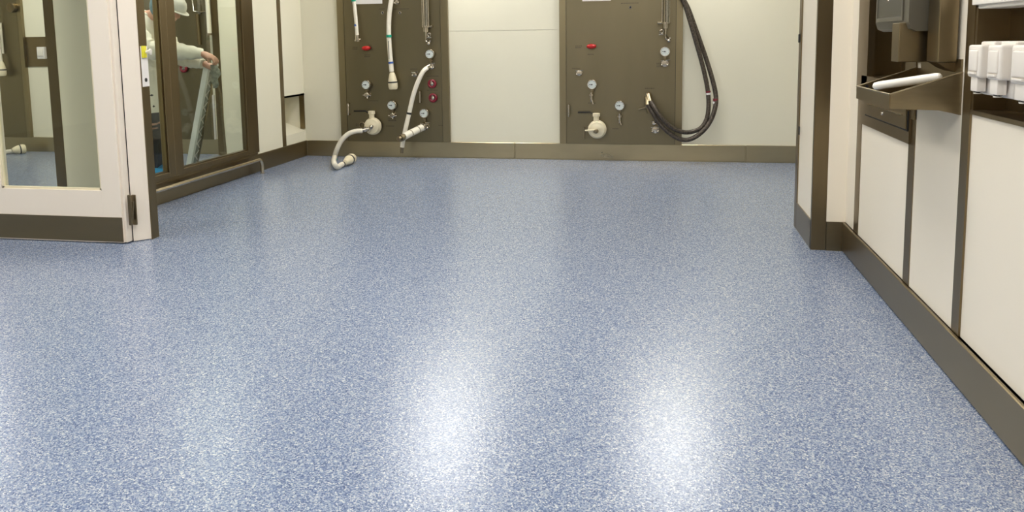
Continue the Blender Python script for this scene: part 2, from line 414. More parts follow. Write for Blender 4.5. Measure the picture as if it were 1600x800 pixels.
b = NB(); box(b, LX1-.001, gapx-.004, LY+.012, LY+.058, .006, 2.499, bev=.004); obj('edge_rebate', b, M_door, d1)
# hinge
h1 = on(207.5, 305, Y=LY+.04); h0 = on(208, 352, Y=LY+.04)
hn = obj('hinge', cyl(NB(), (h0.x+.002, LY+.035, h0.z+.035), (h1.x+.002, LY+.035, h1.z-.035), .008, 14), M_steel, d1, True)
a0, a1 = on(202.5, 352, Y=LY+.01), on(206.8, 352, Y=LY+.01); c0, c1 = on(209.3, 351, Y=4.056), on(215.5, 351, Y=4.056)
obj('hinge_leaf', box(NB(), a0.x, a1.x+.004, LY+.004, LY+.014, a0.z, a0.z+(h1.z-h0.z), bev=.0045), M_steel, hn)
obj('hinge_leaf', box(NB(), c0.x, c1.x, 4.046, 4.058, c0.z, c0.z+(h1.z-h0.z), bev=.0055), M_steel, hn)
obj('gap_shade', bx(gapx-.012, gapx+.006, 4.066, 4.074, .006, 2.5), M_dark, d1)  # dark strip standing in for the shade between leaf and post
# strike plate on the steel lining
s0 = on(218.5, 72, X=PX1); s1 = on(231, 135, X=PX1)
t = thing('strike_plate', 'white lock plate with a yellow latch knob on the left steel door lining', 'lock plate', (PX1, 4.15, s1.z))
obj('plate', bx(PX1, PX1+.003, 4.127, 4.188, s1.z, s0.z, bev=.001), M_paper, t)
k0 = on(226, 81, X=PX1)
obj('yellow_bracket', bx(PX1+.003, PX1+.012, 4.130, 4.170, k0.z-.035, k0.z+.035, bev=.004), M_yel, t, True, label='yellow latch bracket')
b = NB(); lathe(b, (PX1+.01, 4.165, k0.z), (1, .3, 0), [(0, .010), (.018, .011), (.020, .018), (.028, .018), (.03, .012)], 16)
obj('knob', b, M_white, t, True)
k1 = on(226, 125, X=PX1)
obj('latch_hole', lathe(NB(), (PX1+.003, 4.158, k1.z), (1, 0, 0), [(0, .012), (.001, .012)], 16), M_black, t)

# stub wall seen through the door glass
YS = 4.66
xs0 = on(90.5, 294, Y=YS).x; xs1 = on(105.4, 294, Y=YS).x
struct('wall_stub_left', bx(xs1, XL-.02, YS, YS+.12, 0, ZC), M_wall)
trim(bx(xs0, xs1, YS-.004, YS+.124, 0, ZC))

# ------------------------------------------------------------------ left wall with glazing
yL = lambda px, py: on(px, py, X=XL).y
yp, yq, yr = yL(402, 241), yL(442, 229), yL(447.5, 227)
zn1, zn0 = on(461, 151, X=XL).z, on(447, 212, X=XL).z
ND = .30
b = NB()
box(b, XL-.08, XL, yp, yq, BBH, ZC); box(b, XL-.02, XL, yr, YB, zn1, ZC)
prism(b, [(XL, BBH), (XL, zn0), (XL-ND, zn0+.11), (XL-ND, BBH)], yr, YB, 'Y')
box(b, XL-ND-.02, XL-ND, yr, YB, BBH, ZC)
box(b, XL-ND, XL, yr-.02, yr, BBH, ZC); box(b, XL-ND, XL, yr, YB, zn1, zn1+.02)
struct('wall_left', b, M_wall)
trim(bx(XL-.05, XL+.002, yq, yr, BBH, ZC))
trim(bx(on(468.5, 180, Y=YB-.01).x, XL-.002, YB-.012, YB-.001, zn0+.02, zn1))
struct('baseboard_left', box(bx(XL-.02, XL+.012, YS, YB-.016, .005, BBH, bev=.003, seg=1), XL-.02, XL+.005, YS, YB-.01, 0, BBH), M_steelh)
b = NB(); box(b, XL+.004, XL+.022, yp, yr+.5, zn1+.046, zn1+.049); b.free()
# window frames
GT = 2.5
yG1 = on(386, 234, X=XL+.01).y; zG = on(386, 234, X=XL+.01).z
ym0 = on(257, 160, X=XL+.02).y; ymm = on(267, 160, X=XL+.02).y; ym1 = on(280, 160, X=XL+.02).y
def frame(n, ya, yb, sl, sr, label=None):
    b = NB()
    box(b, XL-.03, XL+.028, ya, ya+sl, BBH+.022, GT, bev=.003, seg=1); box(b, XL-.03, XL+.028, yb-sr, yb, BBH+.022, GT, bev=.003, seg=1)
    box(b, XL-.029, XL+.026, ya+.001, yb-.001, BBH+.0235, zG-.008, bev=.003, seg=1); box(b, XL-.03, XL+.028, ya, yb, GT-.06, GT, bev=.003, seg=1)
    # inner stepped bead
    for s in (1,):
        box(b, XL-.02, XL+.016, ya+sl-.002, ya+sl+.010, zG-.01, GT-.05); box(b, XL-.02, XL+.016, yb-sr-.010, yb-sr+.002, zG-.01, GT-.05)
        box(b, XL-.02, XL+.016, ya+sl, yb-sr, zG-.01, zG+.002)
    o = struct('window_%d' % n, b, M_steel)
    obj('pane', bx(XL-.003, XL+.003, ya+sl, yb-sr, zG-.005, GT-.05), M_glass, o)
    return o
frame(1, YS+.05, ymm, .06, ymm-ym0)
frame(2, ymm+.001, yp-.005, ym1-ymm, yp-.005-yG1)
b = NB(); box(b, XL-.06, XL-.028, YS, yp, 0, BBH+.022); box(b, XL-.10, XL+.0, YS, yp, GT, ZC); box(b, XL-.06, XL+.008, YS, yp, BBH, BBH+.0225)
trim(b)
# bumper rail
xr_ = XL+.075; zr_ = on(330, 269, X=xr_).z
p = on(415, 270.5, Z=0.0); ye = on(402, 246, X=xr_).y; zr_ = .125
t = thing('floor_rail', 'low bent steel pipe rail running along the foot of the glazed partition', 'rail', (xr_, 5.5, 0))
ye = p.y
obj('pipe', tube(NB(), [(xr_, YS+.05, zr_), (xr_, ye-.25, zr_), (xr_, ye-.06, zr_), (xr_, ye-.022, zr_-.012), (xr_, ye-.004, zr_-.035), (xr_, ye, zr_-.07), (xr_, ye, 0.003)], .0155, 16), M_rail, t, True)
obj('floor_flange', lathe(NB(), (xr_, ye, 0), (0, 0, 1), [(0, .022), (.004, .022), (.005, .016)], 20), M_steell, t, True)
for yy in (5.3, 6.1):
    obj('bracket', bx(XL+.008, xr_, yy-.012, yy+.012, zr_-.012, zr_+.012), M_steel, t)

# ------------------------------------------------------------------ left room
# column seen through window 2
YCc = 7.42
cx0 = on(340, 200, Y=YCc).x; cx1 = on(350.5, 200, Y=YCc).x
struct('wall_column', bx(cx1, XL-ND-.02, YCc, YB+.01, 0, ZC), M_wall)
trim(bx(cx0, cx1, YCc-.006, YB, 0, ZC))
sx0 = on(335, 200, Y=YB).x; sx1 = on(338.3, 200, Y=YB).x

# ------------------------------------------------------------------ hose panels
YP0 = YB-.035                                       # face of a hose panel
def gauge(par, px, py, valve=True, wing=1):
    c = on(px, py, Y=YP0-.05); r = .0455
    g = obj('pressure_gauge', lathe(NB(), (c.x, YP0-.02, c.z), (0, -1, 0), [(0, r*.8), (.006, r), (.034, r), (.038, r*1.04), (.042, r*.98), (.042, r*.86), (.038, r*.86)], 28), M_chrome, par, True)
    obj('dial', lathe(NB(), (c.x, YP0-.058, c.z), (0, -1, 0), [(0, r*.86), (.002, r*.86)], 28), M_dial, g)
    b = NB(); box(b, c.x-.026, c.x+.006, YP0-.063, YP0-.061, c.z-.002, c.z+.003); lathe(b, (c.x, YP0-.060, c.z), (0, -1, 0), [(0, .006), (.005, .006)], 12)
    for k in range(9):
        a = math.radians(-45+k*33.75); e = Vector((math.cos(a), 0, math.sin(a)))
        p = Vector((c.x, 0, c.z))+e*.033; box(b, p.x-.0015, p.x+.0015, YP0-.062, YP0-.0605, p.z-.003, p.z+.003)
    obj('needle', b, M_black, g)
    obj('stem', box(cyl(NB(), (c.x, YP0-.03, c.z-r+.004), (c.x, YP0-.03, c.z-.085), .010, 12), c.x-.012, c.x+.012, YP0-.045, YP0, c.z-.066, c.z-.056), M_steell, par, True)
    if valve: valve_at(par, c.x, c.z-.10, wing)
    return c
def valve_at(par, x, z, wing=1, y=None):
    y = YP0 if y is None else y
    b = NB()
    lathe(b, (x, y, z), (0, -1, 0), [(0, .030), (.006, .030), (.007, .015), (.03, .015), (.031, .024), (.046, .024), (.048, .014), (.056, .014)], 16)
    v = obj('valve', b, M_chrome, par, True)
    b = NB(); cyl(b, (x-.042, y-.034, z-.004), (x+.042, y-.034, z-.006), .009, 10); ball(b, (x-.036, y-.034, z-.003), .010); ball(b, (x+.036, y-.034, z-.006), .010)
    cyl(b, (x, y-.034, z), (x+.004, y-.040, z-.036), .008, 10)
    obj('handle', b, M_chrome, v, True)
def port(par, px, py, r=.022):
    c = on(px, py, Y=YP0-.02)
    b = NB(); lathe(b, (c.x, YP0, c.z), (0, -1, 0), [(0, r*1.3), (.005, r*1.3), (.006, r*.8), (.02, r*.8), (.022, r*1.15), (.036, r*1.15), (.038, r*.6)], 12)
    cyl(b, (c.x-r*1.5, YP0-.03, c.z+r*.9), (c.x+r*1.8, YP0-.034, c.z+r*1.25), .005, 8)
    ball(b, (c.x-r, YP0-.034, c.z-r*.6), r*.45); ball(b, (c.x+r*.9, YP0-.034, c.z-r*.5), r*.45)
    obj('valve', b, M_chrome, par, True)
def labels(par, lst):
    for px, py, w, n in lst:
        b = NB()
        for k in range(n):
            c = on(px, py+k*2.6, Y=YP0); ww = w/165
            x = c.x-ww/2
            while x < c.x+ww/2-.004:
                l = random.choice((.006, .009, .013)); box(b, x, min(x+l, c.x+ww/2), YP0-.0012, YP0+.001, c.z-.003, c.z+.003); x += l+.004
        obj('engraved_label', b, M_label, par)
def hole(par, px, py, r=.012):
    c = on(px, py, Y=YP0)
    b = NB(); torus(b, (c.x, YP0-.002, c.z), (0, 1, 0), r, .004, 18, 8); obj('port_ring', b, M_chrome, par, True)
    obj('port', lathe(NB(), (c.x, YP0, c.z), (0, -1, 0), [(0, r*.8), (.003, r*.8)], 14), M_black, par)
def sight(par, px, pyb, lever=1):
    c = on(px, pyb, Y=YP0-.05); x, y, z = c.x, YP0-.045, c.z
    s = obj('sight_glass', cyl(NB(), (x+.012, y, z+.004), (x+.012, y, z+.75), .022, 18), M_tube, par, True)
    obj('scale_rod', cyl(NB(), (x-.031, y, z+.004), (x-.031, y, z+.75), .009, 10), M_chrome, s, True)
    b = NB()
    for k in (-.010, .036): cyl(b, (x+k, y-.02, z), (x+k, y-.02, z+.75), .0055, 8)
    obj('guard_rod', b, M_chrome, s, True)
    b = NB(); lathe(b, (x, y, z+.006), (0, 0, -1), [(0, .044), (.012, .044), (.013, .028), (.055, .028), (.056, .012), (.11, .010)], 18)
    cyl(b, (x, y, z), (x, YP0, z), .012, 10); cyl(b, (x+lever*.03, y-.01, z), (x+lever*.075, y-.02, z+.004), .009, 10, .013)
    obj('lower_clamp', b, M_chrome, s, True)
    b = NB(); torus(b, (x+lever*.035, y-.01, z-.075), (0, 1, .2), .016, .005, 16, 8); cyl(b, (x+lever*.02, y-.03, z-.10), (x+lever*.06, y-.03, z-.105), .007, 8)
    for k in range(7):
        a = k*PI*.9/6+PI*.9; cyl(b, (x+.022+.022*math.cos(a), y+.0, z-.128+.022*math.sin(a)), (x+.022+.022*math.cos(a+.5), y, z-.128+.022*math.sin(a+.5)), .009, 8)
    cyl(b, (x, y, z-.11), (x+.02, YP0, z-.135), .010, 8); ball(b, (x+.03, y-.02, z-.16), .018)
    obj('drain_valve', b, M_chrome, s, True)
def red_oval(par, px, py):
    c = on(px, py, Y=YP0-.03)
    k = obj('emergency_handle', ball(ball(NB(), (c.x, YP0-.035, c.z), .046, (1, .55, .50)), (c.x+.012, YP0-.030, c.z+.002), .034, (1, .6, .62)), M_red, par, True, label='red oval emergency handle')
    obj('spindle', cyl(NB(), (c.x+.01, YP0, c.z), (c.x+.006, YP0-.02, c.z), .014, 12), M_dark, k)
def ringknob(par, px, py):
    c = on(px, py, Y=YP0-.02)
    k = obj('ring_knob', torus(NB(), (c.x, YP0-.022, c.z), (0, 1, 0), .032, .013, 24, 10), M_dred, par, True, label='dark red ring knob')
    b = NB(); lathe(b, (c.x, YP0, c.z), (0, -1, 0), [(0, .020), (.028, .018), (.034, .010)], 14); cyl(b, (c.x-.003, YP0-.028, c.z), (c.x-.003, YP0-.030, c.z+.032), .0065, 8)
    obj('knob_lever', b, M_chrome, k, True)
def pull(par, px, py0, py1):
    a = on(px, py0, Y=YP0-.03); c = on(px, py1, Y=YP0-.03)
    b = NB(); tube(b, [(a.x, YP0, a.z), (a.x, YP0-.035, a.z), (a.x, YP0-.035, c.z), (a.x, YP0, c.z)], .010, 10, sm=False)
    obj('pull_handle', b, M_chrome, par, True)
def valve_disc(par, px, py):
    c = on(px, py, Y=YP0-.10); x, z = c.x, c.z; y = YP0
    d = obj('valve_disc', lathe(NB(), (x, y-.005, z), (0, -1, 0), [(0, .03), (.03, .03), (.031, .080), (.036, .086), (.056, .086), (.060, .080), (.062, .078), (.085, .076), (.092, .070), (.094, .045), (.098, .04)], 36), M_cream, par, True, label='round cream valve body')
    b = NB(); lathe(b, (x-.008, y-.055, z+.075), (0, 0, 1), [(0, .026), (.045, .026), (.047, .034), (.075, .034), (.077, .028)], 20)
    obj('vent_stub', b, M_cream, d, True)
    return x, y-.10, z
def panel(px0, px1, pi0, pi1, label, ztop=2.15):
    x0, x1 = on(px0, 222, Y=YP0).x, on(px1, 222, Y=YP0).x
    i0, i1 = on(pi0, 222, Y=YP0).x, on(pi1, 222, Y=YP0).x
    t = thing('hose_station', label, 'control panel', ((x0+x1)/2, YB, BBH), 'steel hose stations on the back wall')
    b = NB(); box(b, x0, i0-.0035, YP0-.002, YB, BBH+.001, ztop); box(b, i1+.0035, x1, YP0-.002, YB, BBH+.001, ztop); box(b, i0-.004, i1+.004, YP0-.002, YB, ztop-.07, ztop)
    obj('frame', b, M_steelf, t)
    obj('plate', bx(i0, i1, YP0, YB, BBH+.001, ztop-.073), M_steelp, t)
    obj('gap', bx(i0-.004, i1+.004, YP0+.008, YB, BBH+.001, ztop-.07), M_dark, t)
    return t

# panel left of the white bay
P1 = panel(534, 703.5, 544.5, 692, 'left of the two fully visible steel hose stations, hung with white hoses')
gauge(P1, 572, 132.5); gauge(P1, 612, 164.5); gauge(P1, 662.5, 177, valve=False); gauge(P1, 671.5, 84.5, valve=False)
port(P1, 664, 197, .030); port(P1, 674, 103.5, .024); port(P1, 648, 116, .020); port(P1, 620, 3, .02)
red_oval(P1, 572, 75.5); ringknob(P1, 675, 131); ringknob(P1, 676.5, 153); sight(P1, 665, 42)
hole(P1, 598, 20); hole(P1, 625, 20)
pull(P1, 544, 162, 179); pull(P1, 656, 143, 160)
labels(P1, [(555, 74, 9, 2), (574, 86, 10, 2), (584, 157.5, 18, 1), (613, 186, 14, 2), (597, 14, 9, 1), (627, 14, 26, 1), (647, 108, 12, 1), (676, 119, 20, 1), (676, 141, 18, 1), (610, 197, 14, 1), (689, 196, 8, 1), (560, 194, 8, 2)])
dx, dy, dz = valve_disc(P1, 580, 198)
b = NB(); cyl(b, on(553, 173.5, Y=YP0-.03), on(571, 173.5, Y=YP0-.03), .007, 8); cyl(b, on(571, 173.5, Y=YP0-.03), on(577, 178, Y=YP0-.05), .006, 8); obj('lever_handle', b, M_dark, P1, True)
b = NB(); a = on(568, 203, Y=dy-.02); lathe(b, on(576, 201, Y=dy-.0), a-on(576, 201, Y=dy-.0), [(0, .02), (.02, .02), (.022, .028), (.045, .028), (.047, .02), (.06, .02)], 14)
ball(b, on(580, 198, Y=dy-.01), .022); cyl(b, on(583, 196, Y=dy-.01), on(576, 206, Y=dy-.02), .008, 8); obj('outlet_fitting', b, M_chrome, P1, True)
b = NB(); c = on(566, 196, Y=YP0-.01); torus(b, c, (0, 1, 0), .03, .006, 18, 8); box(b, c.x-.03, c.x+.01, YP0-.03, YP0, c.z-.07, c.z-.055); obj('cam_bracket', b, M_steell, P1, True)

P2 = panel(874.8, 1065, 885.5, 1054, 'right of the two fully visible steel hose stations, with dark braided hoses beside it')
gauge(P2, 925, 132, valve=False); gauge(P2, 968, 165, valve=False); gauge(P2, 1039, 80.5, valve=False)
for px, py in ((924, 150), (968, 183)):
    c = on(px, py, Y=YP0-.02)
    b = NB(); lathe(b, (c.x, YP0-.035, c.z+.035), (0, 0, -1), [(0, .012), (.015, .012), (.016, .026), (.034, .026), (.036, .016), (.07, .016), (.072, .01), (.09, .009)], 14); cyl(b, (c.x, YP0, c.z), (c.x, YP0-.035, c.z), .012, 10); cyl(b, (c.x+.005, YP0-.04, c.z-.03), (c.x+.02, YP0-.05, c.z-.075), .007, 8)
    obj('valve', b, M_chrome, P2, True)
port(P2, 1039, 99, .026); port(P2, 905, 114, .022); sight(P2, 1040, 36, -1)
red_oval(P2, 924, 72.5); hole(P2, 985, 11.5); pull(P2, 888.5, 164, 182)
labels(P2, [(904, 72, 10, 2), (923, 85, 9, 1), (984, 5, 26, 1), (1030, 99, 8, 3), (1015, 138, 14, 1), (962, 201, 10, 1), (900, 107, 12, 1), (925, 161, 12, 1)])
dx2, dy2, dz2 = valve_disc(P2, 932.5, 203)
b = NB(); c = on(931, 205, Y=dy2-.01); ball(b, c, .026, (1, .6, .9)); lathe(b, c, (0, -1, 0), [(0, .02), (.03, .018), (.035, .01)], 12); obj('outlet_fitting', b, M_steell, P2, True)
b = NB(); cyl(b, c+Vector((.0, -.01, .01)), on(914, 204, Y=dy2-.03), .012, 10, .007); obj('lever', b, M_cream, P2, True)
b = NB(); cyl(b, on(903, 175.5, Y=YP0-.03), on(922, 175.5, Y=YP0-.03), .007, 8); cyl(b, on(922, 175.5, Y=YP0-.03), on(929, 179, Y=YP0-.05), .005, 8); obj('lever_handle', b, M_dark, P2, True)
b = NB(); c = on(914, 207, Y=YP0-.01); box(b, c.x-.012, c.x-.004, YP0-.03, YP0, c.z-.06, c.z+.06); box(b, c.x-.012, c.x+.06, YP0-.03, YP0-.022, c.z+.055, c.z+.06); obj('cam_bracket', b, M_steell, P2, True)
port(P2, 1022, 192, .014); port(P2, 1024, 203, .026)

# paper notices (over the panels' top)
for px0, px1, py, lab, in ((554, 598, 7, 'white paper notice at the top of the hose panel with white hoses'), (909.5, 955, 2.5, 'white paper notice at the top of the hose panel with dark braided hoses')):
    a = on(px0, py, Y=YP0-.002); c = on(px1, py, Y=YP0-.002)
    t = thing('paper_notice', lab, 'notice', (a.x, YP0, a.z))
    obj('frame', bx(a.x, c.x, YP0-.004, YP0-.0015, a.z, a.z+.30), M_steell, t)
    obj('sheet', bx(a.x+.003, c.x-.003, YP0-.006, YP0-.004, a.z+.003, a.z+.297), M_paper, t)

# ------------------------------------------------------------------ hoses
def P(px, py, y): return on(px, py, Y=y)
def band(par, a, c, r, mt, name='tape_band', label=None):
    return obj(name, cyl(NB(), a, c, r, 16), mt, par, True, label)
def cone(par, a, c, R, mt=None):
    """soft conical end cap from a towards c"""
    a, c = Vector(a), Vector(c); L = (c-a).length
    o = obj('end_cap', lathe(NB(), a, c-a, [(0, R*.45), (L*.12, R*.62), (L*.45, R*.92), (L*.56, R*.94), (L*.60, R), (L*.85, R*1.0), (L*.97, R*.86), (L, R*.55)], 22), mt or M_cream, par, True, label='cream end cap')
    return obj('cap_ring', lathe(NB(), a+(c-a)*.53, c-a, [(0, R*.97), (L*.08, R*1.03)], 22), M_black, par, True, label='black ring on the cap')
yh = YP0-.075
# short thin hose at the panel's left
t = thing('hanging_hose', 'thin short white hose with steel tip at upper left of the left station', 'hose', P(556, 60, yh))
pts = [P(548, -60, yh), P(551, -20, yh), P(553.5, 5, yh), P(556, 30, yh), P(558, 56, yh)]
obj('hose', tube(NB(), pts, .017, 14), M_hose, t, True)
band(t, P(551.8, -3, yh), P(552.6, 2.5, yh), .022, M_green, label='green tape'); band(t, P(556.0, 38, yh), P(556.4, 41, yh), .0185, M_blue, label='blue tape')
b = NB(); cyl(b, P(558, 55, yh), P(558.5, 62, yh), .021); cyl(b, P(558.5, 62, yh), P(558.5, 64.5, yh), .030); cyl(b, P(560, 63, yh), P(564, 61, yh), .008); obj('steel_tip', b, M_chrome, t, True)
# long hanging hose
t = thing('hanging_hose', 'long white hose hanging mid left station, ending in a cream cap', 'hose', P(614, 138, yh))
pts = [P(628, -50, yh), P(616, -20, yh), P(611.5, 0, yh), P(608, 25, yh), P(607.5, 55, yh), P(609.5, 85, yh), P(612, 112, yh)]
obj('hose', tube(NB(), pts, .0225, 16), M_hose, t, True)
band(t, P(607.5, 54.5, yh), P(607.7, 58.5, yh), .027, M_green, label='green tape'); band(t, P(610.6, 96.5, yh), P(610.9, 99.5, yh), .0245, M_blue, label='blue tape')
obj('printed_marks', bx(*(lambda a, c: (a.x-.003, a.x+.003, yh-.0265, yh-.020, a.z, c.z))(P(609.2, 92, yh), P(608.6, 64, yh))), M_grey, t)
cone(t, P(612.5, 113, yh), P(614.5, 140, yh), .046); obj('steel_tip', cyl(NB(), P(612, 111, yh), P(612.5, 118, yh), .021), M_chrome, t, True)
# diagonal hose from port to the lower left
t = thing('hanging_hose', 'white hose slanting down from the right valve of the left station', 'hose', P(628, 236, yh))
pts = [P(668, 105.5, YP0-.05), P(661, 112, yh-.03), P(653, 128, yh-.05), P(645.5, 150, yh-.06), P(639, 178, yh-.07), P(633, 204, yh-.08), P(629.5, 222, yh-.08), P(628.5, 230, yh-.08)]
obj('hose', tube(NB(), pts, .0215, 16), M_hose, t, True)
band(t, P(639.4, 175.5, yh-.07), P(638.9, 178.5, yh-.07),   .0235, M_black, label='black band')
obj('steel_tip', cyl(NB(), P(628.6, 228, yh-.08), P(627.8, 239, yh-.08), .016), M_steell, t, True)
obj('steel_tip', cyl(NB(), P(671, 103.5, YP0-.035), P(667, 106, YP0-.055), .026), M_chrome, t, True)
# coupling hose at the lower right
ya_, yb_ = YP0-.06, YP0-.30
t = thing('hose_coupling', 'short fat white hose coupling pointing out from the lower right of the left panel', 'hose coupling', P(640, 208, yb_))
A, B = P(659, 199.5, ya_), P(631, 213.5, yb_)
obj('sleeve', cyl(NB(), A, B, .034, 20), M_hose, t, True)
for f in (.22, .62): band(t, A.lerp(B, f), A.lerp(B, f+.035), .0355, M_steell, 'clamp_band', 'steel clamp band')
d = (B-A).normalized()
b = lathe(NB(), B, d, [(0, .026), (.02, .026), (.021, .036), (.05, .036), (.052, .026), (.08, .024)], 16); obj('nozzle', b, M_steell, t, True)
b = lathe(NB(), A, -d, [(0, .030), (.02, .030), (.021, .04), (.045, .04), (.05, .02)], 16); obj('swivel_fitting', b, M_chrome, t, True)
# hose D curving to the floor
t = thing('floor_hose', 'white hose bending from the round cream valve down to the floor in the main room', 'hose', on(527, 262, Z=0))
yv = dy-.03
f0 = 0
f1 = on(521.5, 258, Z=.03); f2 = on(527, 261, Z=.026); f3 = on(534, 257, Z=.027); f4 = on(541, 254.5, Z=.03)
pts = [P(566, 204.5, yv), P(556, 205, yv-.03), P(544, 209.5, yv-.06), P(534, 219, yv-.08), P(527, 232, yv-.09), P(522.5, 246, yv-.09), P(522, 254, f2.y+.02), f2, f3, f4]
obj('hose', tube(NB(), pts, .0235, 16), M_hose, t, True)
band(t, P(522.7, 247.5, yv-.09), P(522.4, 251.5, yv-.09), .0265, M_green, label='green tape')
band(t, f3.lerp(f4, .2), f3.lerp(f4, .36), .025, M_black, label='black band')
obj('steel_tip', lathe(NB(), f4, f4-f3, [(0, .02), (.02, .02), (.021, .027), (.035, .027)], 14), M_steell, t, True)
e1 = on(539.5, 253.5, Z=.045); e2 = on(551, 246.5, Z=.050)
cone(t, e1, e2, .047)

# braided dark hoses
t = thing('braided_hose', 'outer dark braided hose looping from above down to the right panel', 'hose', P(1100, 218, YP0-.1), 'dark braided hoses beside the right panel')
yy = YP0-.06
def braid(t, pts, r, tp):
    obj('hose', tube(NB(), pts, r, 14), M_braid, t, True)
    for a, c in tp: band(t, a, c, r*1.12, M_dred if a is tp[0][0] else M_paper, 'marker_sleeve', 'small marker sleeve')
braid(t, [P(1052, -40, yy), P(1066, -5, yy), P(1076, 15, yy), P(1088, 48, yy), P(1102, 88, yy), P(1112, 120, yy-.02), P(1118, 146, yy-.04), P(1118, 165, yy-.06), P(1111, 187, yy-.08), P(1098, 205, yy-.10), P(1080, 217, yy-.11), P(1063, 217.5, yy-.12), P(1045, 207, yy-.12), P(1030, 192, yy-.11), P(1020, 176, yy-.10), P(1013, 164, yy-.07)], .021,
      [(P(1118.2, 154, yy-.05), P(1118.1, 158, yy-.05)), (P(1117.8, 159, yy-.05), P(1117.4, 162, yy-.05))])
t = thing('braided_hose', 'inner dark braided hose looping from above to the right panel, left of the outer one', 'hose', P(1085, 206, YP0-.1), 'dark braided hoses beside the right panel')
yy2 = yy-.055
braid(t, [P(1050, -30, yy2), P(1068, 2, yy2), P(1076, 26, yy2), P(1086, 60, yy2), P(1096, 95, yy2), P(1103, 125, yy2), P(1106.5, 148, yy2), P(1107, 168, yy2-.01), P(1104, 186, yy2-.02), P(1095, 200, yy2-.03), P(1078, 206.5, yy2-.05), P(1062, 205, yy2-.07), P(1045, 196, yy2-.09), P(1032, 182, yy2-.09), P(1024, 170, yy2-.08), P(1017, 159, yy2-.04)], .020,
      [(P(1106.4, 142, yy2), P(1106.7, 144.5, yy2)), (P(1106.7, 145, yy2), P(1107, 148, yy2))])
b = NB(); c = P(1013, 152, YP0-.05)
lathe(b, (c.x, YP0, c.z+.02), (0, -1, -.2), [(0, .03), (.02, .03), (.021, .02), (.05, .02), (.051, .03), (.07, .03), (.072, .015)], 14)
cyl(b, (c.x, YP0-.05, c.z+.02), P(1016, 160, YP0-.10), .030, 12); cyl(b, (c.x-.01, YP0-.05, c.z), P(1012, 166, YP0-.13), .026, 12); ball(b, (c.x, YP0-.055, c.z+.01), .028)
cyl(b, P(1013, 168, YP0-.10), P(1014, 176, YP0-.10), .02, 10); cyl(b, P(998, 171, YP0-.02), P(1010, 168, YP0-.03), .007, 8)
obj('hose_inlet', b, M_steell, P2, True)

# ------------------------------------------------------------------ left room: panels, person, ladder
P3 = panel(222, 334, 226, 331, 'steel hose panel behind the person, seen through the glazing')
b = NB(); a = P(300, 2, YP0-.04); c = P(308, 19, YP0-.04)
tube(b, [(a.x, YP0, a.z+.1), (a.x, YP0-.04, a.z+.1), (a.x+.01, YP0-.04, c.z+.01), (c.x+.04, YP0-.04, c.z), (c.x+.06, YP0, c.z)], .010, 10, sm=False); box(b, c.x+.0, c.x+.03, YP0-.03, YP0, c.z-.02, c.z+.2); obj('pull_handle', b, M_chrome, P3, True)
ringknob(P3, 287, 107)
obj('relief_pipe', cyl(NB(), P(308, 22, YP0-.01), P(312, 70, YP0-.01), .022, 12), M_steel, P3, True)
t = thing('hanging_hose', 'straight white hose hanging behind the glazing above the ladder', 'hose', P(328, 54, yh))
obj('hose', cyl(NB(), P(320, -60, yh), P(327.5, 53, yh), .021, 14), M_hose, t, True)
band(t, P(327.4, 52, yh), P(327.6, 55, yh), .023, M_steell, 'hose_ferrule', 'steel ferrule')
struct('trim_%d' % 40, bx(sx0, sx1, YB-.02, YB, BBH, .62), M_paper)

P4 = panel(-60, 49.5, -40, 43, 'hose panel at the far left, seen through the door glass')
b = NB(); a = P(12, 12, YP0-.03); lathe(b, (a.x+.05, YP0, a.z), (0, -1, 0), [(0, .05), (.05, .05), (.055, .04)], 20); obj('round_cover', b, M_steel, P4, True)
b = NB(); c = P(4, 62, YP0-.03); cyl(b, (c.x-.02, YP0-.03, c.z+.18), (c.x-.02, YP0-.03, c.z-.15), .02, 12)
obj('sleeve', b, M_hose, P4, True)
t = thing('hanging_hose', 'hanging white hose with cream cap at the left photo edge, behind door glass', 'hose', P(2, 118, yh))
obj('hose', tube(NB(), [P(-12, 0, yh), P(-6, 40, yh), P(0, 90, yh), P(1, 98, yh)], .022, 14), M_hose, t, True)
cone(t, P(1, 96, yh), P(3, 119, yh), .048)
t = thing('floor_hose', 'white hose end with cream cap lying on the floor behind the door glass', 'hose', on(25, 238, Z=0))
g = [on(p, q, Z=.026) for p, q in ((-60, 240), (-25, 239.5), (0, 238.2), (12, 237), (19, 236))]
obj('hose', tube(NB(), g, .023, 14), M_hose, t, True)
band(t, on(0.5, 238, Z=.026), on(3, 237.8, Z=.026), .025, M_blue, label='blue tape')
band(t, g[-2].lerp(g[-1], .3), g[-1], .018, M_steell, 'steel_tip')
e1 = on(19, 235, Z=.045); e2 = on(40, 232, Z=.052)
cone(t, e1, e2, .05)
# steel band and switch on the white strip of wall
zb0, zb1 = on(75, 104, Y=YB).z, on(70, 57.5, Y=YB).z
trim(bx(on(37, 80, Y=YB).x, on(82, 80, Y=YB).x, YB-.008, YB, zb0, zb1))
c = on(65, 83, Y=YB-.03)
t = thing('wall_switch', 'small white switch box on the steel band behind the door glass', 'switch', (c.x, YB, c.z))
obj('box', bx(c.x-.045, c.x+.045, YB-.045, YB-.008, c.z-.06, c.z+.065, bev=.004), M_paper, t)
obj('rocker', bx(c.x-.03, c.x+.03, YB-.055, YB-.045, c.z-.03, c.z+.04, bev=.004), M_white, t)

